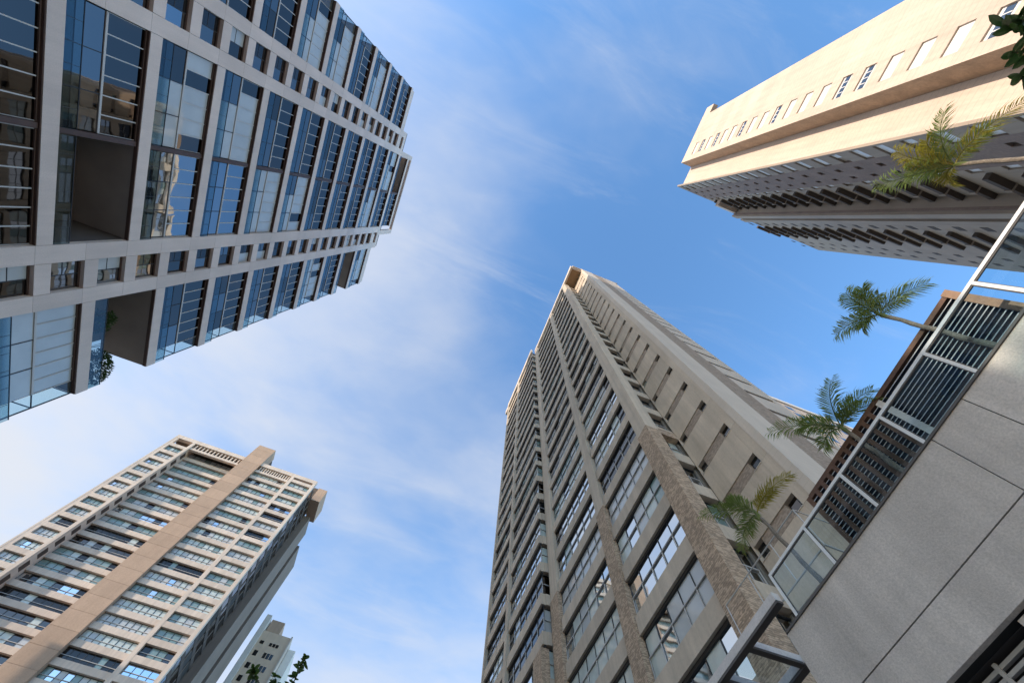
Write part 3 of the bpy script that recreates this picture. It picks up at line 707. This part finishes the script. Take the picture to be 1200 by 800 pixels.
for k in range(-9, 18):
    z_ = zk(k)-1.9
    if z_ < 8: continue
    balc(2.115*16.9, 2.43*16.6, Yd, .6, z_)
    balc(2.91*16.0, 3.25*16.0, Y2, .5, z_)
    for (a, b) in ((2.76, 2.83), (3.40, 3.45), (3.55, 3.60)):
        o = pbox('window', towC, a*16.3, b*16.3, Y2, Y2+.03, z_+.9, z_+1.7, 'c_ledge')
pbox('flank_wall', towC, 44.202, 60.6, Y2-.30, Y2-.002, G, CTOP-.4, 'c_grey')
pbox('crown_cap', towC, 36, 40.1, Yd+.002, Yd+1.2, CTOP-1.5, CTOP, 'c_white')

# ------------------------------------------------------------------ buildings glimpsed behind
dF = 14.6
fb = thing('far_cream_block', (70, dF+9, G), 'cream sunlit block just showing behind the balcony tower', 'building')
FT = 5.55*dF
pbox('wall', fb, 3.9*dF, 86, dF, dF+18, G, FT-3, 'c_white'); pbox('parapet', fb, 3.86*dF, 86.3, dF-.25, dF+18.2, FT-2.999, FT-1.6, 'g_white')
pbox('attic', fb, 4.0*dF, 85, dF+.3, dF+17, FT-1.598, FT, 'c_white')
for k in range(0, 20):
    for q in range(5): pbox('window', fb, 60+q*5, 61.6+q*5, dF-.03, dF-.002, FT-6-3*k, FT-4.4-3*k, 'gl_dark')
dG = 122.0
gb = thing('far_beige_block', (-23, dG+10, G), 'small beige block with dark windows and a white edge strip behind the salmon tower', 'building')
GT = .70*dG
gx = lambda v: v*dG
pbox('wall', gb, gx(-.2166), gx(-.157), dG, dG+18, G, GT-3.5, 'g_beige')
pbox('edge_strip', gb, gx(-.228), gx(-.217), dG-.8, dG+16, G, GT+.1, 'g_white')
pbox('attic', gb, gx(-.215), gx(-.186), dG+1.0, dG+14, GT-3.49, GT+.4, 'b_pier')
pbox('edge_strip', gb, gx(-.1568), gx(-.154), dG-.3, dG+16, G, GT-3.2, 'b_front')
pbox('side_wing', gb, gx(-.1535), gx(-.138), dG+3, dG+18, G, GT-4.2, 'g_white')
for k in range(0, 9):
    z_ = .655*dG-3.0*k
    for (a, b) in ((-.2115, -.2035), (-.191, -.1855), (-.184, -.1785), (-.177, -.1715)):
        pbox('window', gb, gx(a), gx(b), dG-.05, dG-.002, z_-1.3, z_ if k else z_-.5, 'gl_black')
# neighbour outside the picture whose shade falls across the foot of the salmon tower
nb_ = thing('neighbour_block', (-101, 56, G), 'plain brown block whose shade falls on the foot of the salmon tower', 'building')
pbox('wall', nb_, -107, -95, 42, 66.5, G, 66, 'b_side')
for k in range(20):
    for q in range(5): pbox('window', nb_, -94.998, -94.95, 44+q*4.6, 46.4+q*4.6, 3+3*k, 4.6+3*k, 'gl_dark')

# ------------------------------------------------------------------ podium beside the viewer
dE = 8.2; PSI = -1.2
def in_frame(o): o.rotation_euler = (0, 0, R_(PSI)); o.location.y += .18      # the podium is turned a little off the street grid
pod = thing('podium_wall', (0, 0, G), 'grey aggregate concrete podium wall with dark panel joints', 'wall'); in_frame(pod)
ZW0, ZW1, ZJ = .578*dE, .848*dE, .668*dE
ye = .722*dE
def local(o): return o
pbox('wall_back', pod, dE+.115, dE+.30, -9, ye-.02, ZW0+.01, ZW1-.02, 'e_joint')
cuts = [ye, .1135*dE, .0095*dE, -.34*dE, -9.0]
for a, b in zip(cuts, cuts[1:]): pbox('wall_panel', pod, dE, dE+.11, b+.008, a-.008, ZJ+.012, ZW1, 'e_wall')
cuts = [ye, -.30*dE, -9.0]
for a, b in zip(cuts, cuts[1:]): pbox('wall_panel', pod, dE, dE+.11, b+.008, a-.008, ZW0, ZJ-.012, 'e_wall')
pbox('coping', pod, dE-.03, dE+.61, -9, ye-.03, ZW1+.002, ZW1+.05, 'e_beam_dark')
pbox('terrace_floor', pod, dE+.62, dE+2.9, -9, ye-.05, ZW1-.35, ZW1-.1, 'e_beam')
pbox('soffit', pod, dE+.1, dE+2.9, -9, ye-.05, ZW0+.03, ZW0+.35, 'e_joint') if False else None
# recess under the wall: dark back, columns, louvre bars
pbox('recess_wall', pod, dE+1.6, dE+1.9, -9, ye-.04, G, ZW1-.36, 'e_joint')  # near-black back, the opening's shade put into its colour
pbox('recess_ceiling', pod, dE+.302, dE+1.59, -9, ye-.04, ZW0+.005, ZW0+.025, 'e_beam_dark')
pbox('base_wall', pod, dE+.02, dE+.9, -9, ye-.06, G, 2.2, 'e_wall')
for yy in (.06*dE, .29*dE, -.35*dE, .70*dE): pbox('column', pod, dE+.12, dE+.30, yy-.17, yy+.17, 2.2, ZW0-.03, 'e_beam')
z_ = 2.3
while z_ < ZW0-.06:
    pbox('louvre_bar', pod, dE+.31, dE+.38, -9, ye-.05, z_, z_+.05, 'e_bar'); z_ += .115
for q in range(-8, 6): pbox('mullion', pod, dE+.285, dE+.335, q+.30, q+.36, 2.2, ZW0-.05, 'e_bar')

# glass guardrail on top of it
gr = thing('glass_guardrail', (0, 0, G), 'white framed glass guardrail along the top of the concrete wall', 'guardrail'); in_frame(gr)
ZG0, ZG1 = ZW1+.054, ZW1+.054+1.19
posts = [.672*dE-.1815*dE*i for i in range(0, 9)]
pbox('top_rail', gr, dE+.10, dE+.17, posts[-1]-.03, posts[0]+.03, ZG1-.07, ZG1, 'e_white')
pbox('bottom_rail', gr, dE+.09, dE+.18, posts[-1]-.03, posts[0]+.03, ZG0, ZG0+.075, 'e_white')
for i, p in enumerate(posts):
    pbox('post', gr, dE+.095, dE+.175, p-.032, p+.032, ZG0+.077, ZG1-.072, 'e_white')
for a, b in zip(posts, posts[1:]):
    o = pbox('pane', gr, dE+.128, dE+.138, b+.05, a-.05, ZG0+.08, ZG1-.075, 'clear')
    g = MB()
    for (p, q, r, s) in ((b+.034, b+.05, ZG0+.078, ZG1-.073), (a-.05, a-.034, ZG0+.078, ZG1-.073)): g.box(dE+.118, dE+.148, p, q, r, s, 'e_beam_dark')
    g.box(dE+.118, dE+.148, b+.051, a-.051, ZG1-.095, ZG1-.074, 'e_beam_dark')
    g.build('gasket', o)

# louvred timber screen on the terrace
sc = thing('louvre_screen', (0, 0, G), 'brown timber screen of dark louvre blades behind the glass guardrail', 'screen'); in_frame(sc)
XS = dE+.85; ZS1 = XS*1.012; ZS0 = ZW1-.1
ys0, ys1 = -.203*XS+.15, .405*XS
ym = .098*XS
pbox('top_rail', sc, XS-.10, XS+.12, ys0, ys1, ZS1-.12, ZS1, 'wood')
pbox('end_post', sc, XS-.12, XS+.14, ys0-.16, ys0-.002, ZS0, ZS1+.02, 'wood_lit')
pbox('end_post', sc, XS-.08, XS+.10, ys1+.002, ys1+.13, ZS0, ZS1-.002, 'wood')
pbox('mid_post', sc, XS-.09, XS+.09, ym-.07, ym+.07, ZS0, ZS1-.121, 'e_beam')
for p in (ys0+.75, ys0+1.7): pbox('stile', sc, XS+.03, XS+.10, p-.05, p+.05, ZS0, ZS1-.121, 'e_beam_dark')
z_ = ZS0+.08
bl_me = {}
def blade(y0, y1, z_):
    key = round(y1-y0, 3)
    if key not in bl_me:
        mb = MB(); L = y1-y0
        mb.poly([(-.07,-L/2,0),(-.07,L/2,0),(.09,L/2,0),(.09,-L/2,0)], 'blade'); mb.poly([(-.07,-L/2,.022),(.09,-L/2,.022),(.09,L/2,.022),(-.07,L/2,.022)], 'blade')
        mb.poly([(-.07,-L/2,0),(-.07,-L/2,.022),(-.07,L/2,.022),(-.07,L/2,0)], 'blade_edge'); mb.poly([(.09,-L/2,0),(.09,L/2,0),(.09,L/2,.022),(.09,-L/2,.022)], 'blade')
        bl_me[key] = mb.mesh('louvre_blade', (0,0,0))
    place(bl_me[key], 'louvre_blade', (XS-.03, (y0+y1)/2, z_), sc)
while z_ < ZS1-.2:
    blade(ys0+.002, ym-.072, z_); blade(ym+.072, ys1-.002, z_); z_ += .105
nb2 = 11
for q in range(1, nb2):
    p = ym+.07+(ys1-ym-.07)*q/nb2; pbox('batten', sc, XS-.155, XS-.105, p-.05, p+.05, ZS0, ZS1-.121, 'wood')
# leaning boards at the end of the screen
for q, (a, b) in enumerate(((.02, .30), (.16, .50))):
    mb = MB(); mb.tube([(XS+.25, ys1-.35-a, ZS0), (XS+.25, ys1-.05-a*.2, ZS1-.25)], .06, 'wood', 4); mb.build('brace', sc)

# entrance pergola of grey beams at the end of the wall
pg = thing('entrance_pergola', (0, 0, G), 'grey steel beam frame jutting past the end of the concrete wall', 'pergola'); in_frame(pg)
ZP = .945*dE
def pbeam(name, x0, x1, y0, y1, z0, z1):
    mb = MB(); mb.box(x0, x1, y0, y1, z0+.06, z1, 'e_beam'); mb.box(x0+.005, x1-.005, y0+.005, y1-.005, z0, z0+.0595, 'e_beam_dark'); return mb.build(name, pg)  # dark bottom strip paints the shade on the beam's underside
pbeam('front_beam', dE-.02, dE+.16, .69*dE, 1.75*dE, ZP-.22, ZP+.04)
pbeam('rear_beam', 1.19*dE, 1.215*dE, .73*dE, 1.75*dE, ZP-.22, ZP+.03)
for q in range(8): pbeam('cross_beam', dE+.164, 1.189*dE, (.865+.142*q)*dE, (.885+.142*q)*dE, ZP-.2, ZP+.02)
for q in range(7): pbox('roof_pane', pg, dE+.17, 1.188*dE, (.887+.142*q)*dE, (1.005+.142*q)*dE, ZP+.03, ZP+.045, 'clear')
pbox('post', pg, dE, dE+.14, 1.72*dE, 1.74*dE, G, ZP-.221, 'e_beam'); pbox('post', pg, 1.192*dE, 1.213*dE, 1.72*dE, 1.74*dE, G, ZP-.221, 'e_beam')
pbox('post', pg, 1.192*dE, 1.213*dE, .735*dE, .75*dE, G, ZP-.221, 'e_beam')

# ------------------------------------------------------------------ palms on the terrace
def frond(palm, base, tip, rise, n, ll, mname, seed):
    rnd = random.Random(seed); base = Vector(base); tip = Vector(tip)
    ctl = base.lerp(tip, .45) + Vector((0,0,rise))
    pts = []
    K = 24
    for i in range(K+1):
        t_ = i/K; pts.append(base*(1-t_)**2 + ctl*2*t_*(1-t_) + tip*t_*t_)
    mb = MB(); mb.tube(pts[::2], [.014*(1-.85*i/12)+.002 for i in range(13)], mname, 5)
    for i in range(n):
        t_ = .10+.90*i/(n-1); f = t_*K; a = min(int(f), K-1); p = pts[a].lerp(pts[a+1], f-a); d = (pts[a+1]-pts[a]).normalized()
        side = d.cross(Vector((0,0,1))).normalized(); up = side.cross(d)
        L = ll*(.45+.75*math.sin(math.pi*min(1,(t_*.82+.12))))*rnd.uniform(.85,1.12)
        for sg in (-1, 1):
            dr = (side*sg*rnd.uniform(.75,.95) + d*(.55+.5*t_) + up*rnd.uniform(-.1,.42)).normalized()
            q1 = p + dr*L*.55 + up*.02; q2 = p + dr*L - Vector((0,0,1))*L*rnd.uniform(.12,.42)
            wv = (d*.9 + up*rnd.uniform(-.4,.4)).normalized()*.013
            mb.poly([p-wv*.5, q1-wv, q1+wv, p+wv*.5], mname); mb.poly([q1-wv, q2, q1+wv], mname)
    return mb.build('frond', palm)
def palm(label, X, cpx, trunk_px, tips, mats, seed, zb=None):
    c = px_x(*cpx, X); b = px_x(*trunk_px, X)
    zb = ZW1-.1
    foot = Vector((c.x+.05, c.y+(b.y-c.y)*1.3, zb))
    o = thing('palm_tree', foot, label, 'palm tree', 'palms on the terrace')
    n = 12; path = [foot.lerp(c, i/n) + Vector((0, .012*math.sin(i*1.7), 0)) for i in range(n+1)]
    MB().tube(path, [.062-.020*i/n + (.006 if i % 2 else 0) for i in range(n+1)], 'trunk', 9).build('trunk', o)
    MB().tube([c-Vector((0,0,.25)), c-Vector((0,0,.05)), c+Vector((0,0,.22))], [.042, .055, .02], 'frond', 8).build('crownshaft', o)
    for i, (tx, ty, dz, rise) in enumerate(tips):
        t_ = px_z(tx, ty, c.z+dz)
        frond(o, c+Vector((0,0,.05)), t_, rise, 48, .36, mats[i % len(mats)], seed*31+i)
    return o
palm('slender palm with dark green fronds beside the brown end post of the screen', dE+.62, (1033,369), (1161,403.5),
     [(980,392,-.15,.35), (991,343,.15,.4), (1010,338,.4,.35), (1087,332,.1,.45), (1062,350,.45,.3), (1010,384,.35,.3), (1030,345,.55,.2)], ['frond'], 3)
palm('palm with bushy green fronds rising over the middle of the brown screen', dE+.62, (988,502), (1010,520),
     [(974,446,.15,.4), (902,506,-.1,.45), (1022,456,.1,.4), (1034,470,-.2,.4), (965,524,.2,.3), (938,500,.3,.35), (1000,470,.5,.25)], ['frond'], 5)
palm('palm with yellowish green fronds against the balcony tower by the end of the glass guardrail', dE+.62, (888,603), (925,636),
     [(822,603,-.05,.35), (926,556,.1,.4), (869,643,-.05,.35), (852,588,.25,.3), (905,575,.4,.25), (878,625,.3,.25)], ['frond', 'frond_sun', 'frond'], 8)
palm('sunlit palm with golden fronds and pale trunk in front of the cream tower', dE+.62, (1122,193), (1200,188),
     [(1026,219,-.1,.45), (1050,178,.0,.4), (1106,131,.1,.4), (1199,119,-.2,.5), (1064,200,.25,.35), (1085,165,.35,.3), (1160,150,.2,.3), (1112,212,.1,.25)], ['frond', 'frond_sun', 'frond', 'frond_sun'], 11)
for p in (( -.113), .2045, .555, -.53):
    yy = p*(dE+.62)
    o = tag(MB().box(dE+.36, dE+.80, yy-.3, yy+.3, ZW1-.098, ZW1+.12, 'e_beam').build('planter_box'), 'low grey planter box under the palm ' + {-.113: 'by the end post of the brown screen', .2045: 'in the middle of the brown screen', .555: 'against the balcony tower', -.53: 'in front of the cream tower'}[p], 'planter', 'planters on the terrace')

# ------------------------------------------------------------------ leafy branches at the edges of the view
LM = [leaf_mesh('leaf', .15, .06, 'leaf'), leaf_mesh('leaf', .10, .06, 'leaf2')]
def branch_tree(label, foot, crown_c, twigs, seed, lm, nleaf, crown_n, scale=1.0):
    rnd = random.Random(seed); foot = Vector(foot); cc = Vector(crown_c)
    o = thing('broadleaf_tree', foot, label, 'tree')
    mid = foot.lerp(cc, .55) + Vector((.15,.1,.2))
    MB().tube([foot, foot.lerp(mid,.5)+Vector((.05,0,0)), mid, cc], [.11,.09,.07,.04], 'bark', 8).build('trunk', o)
    mb = MB(); foliage(mb, cc, (.55,.55,.5), crown_n, .14, .07, 'leaf', rnd); stuff(mb.build('crown', o))
    for tw in twigs:
        pts = [cc] + [Vector(p) for p in tw]
        b = MB().tube(pts, [.02]+[.008]*(len(pts)-2)+[.003], 'bark', 5).build('branch', o)
        tot = len(pts)-1
        for i in range(nleaf):
            t_ = .35+.65*i/(nleaf-1); f = t_*tot; a = min(int(f), tot-1); p = pts[a].lerp(pts[a+1], f-a); d = (pts[a+1]-pts[a]).normalized()
            dr = (d*.6 + Vector((rnd.uniform(-1,1), rnd.uniform(-1,1), rnd.uniform(-.8,.5)))).normalized()
            l = place(lm, 'leaf', p, b)
            l.rotation_mode = 'QUATERNION'; l.rotation_quaternion = dr.to_track_quat('X', 'Z'); s = rnd.uniform(.75,1.25)*scale; l.scale = (s,s,s)
    return o
tz = 4.3
branch_tree('dark broad leaved tree reaching in beside the cream tower', (4.6,-5.3,G), tuple(px_z(1330, 40, tz+.2)),
    [[tuple(px_z(1215,48,tz)), tuple(px_z(1180,30,tz-.05))], [tuple(px_z(1220,60,tz)), tuple(px_z(1186,62,tz-.1))], [tuple(px_z(1215,70,tz-.1)), tuple(px_z(1196,92,tz-.2))], [tuple(px_z(1215,30,tz)), tuple(px_z(1192,22,tz))]],
    5, LM[0], 20, 260, 1.05)
tz = 4.4
branch_tree('small leaved tree whose twigs show below the far beige block', (-1.3, 8.6, G), tuple(px_z(318, 870, tz-.2)),
    [[tuple(px_z(315,815,tz)), tuple(px_z(298,792,tz)), tuple(px_z(296,782,tz))], [tuple(px_z(325,815,tz)), tuple(px_z(322,790,tz))], [tuple(px_z(335,812,tz)), tuple(px_z(346,795,tz)), tuple(px_z(354,778,tz)), tuple(px_z(358,770,tz))]],
    9, LM[1], 34, 200, 1.0)
print('objects', len(bpy.data.objects), 'panes', npane)
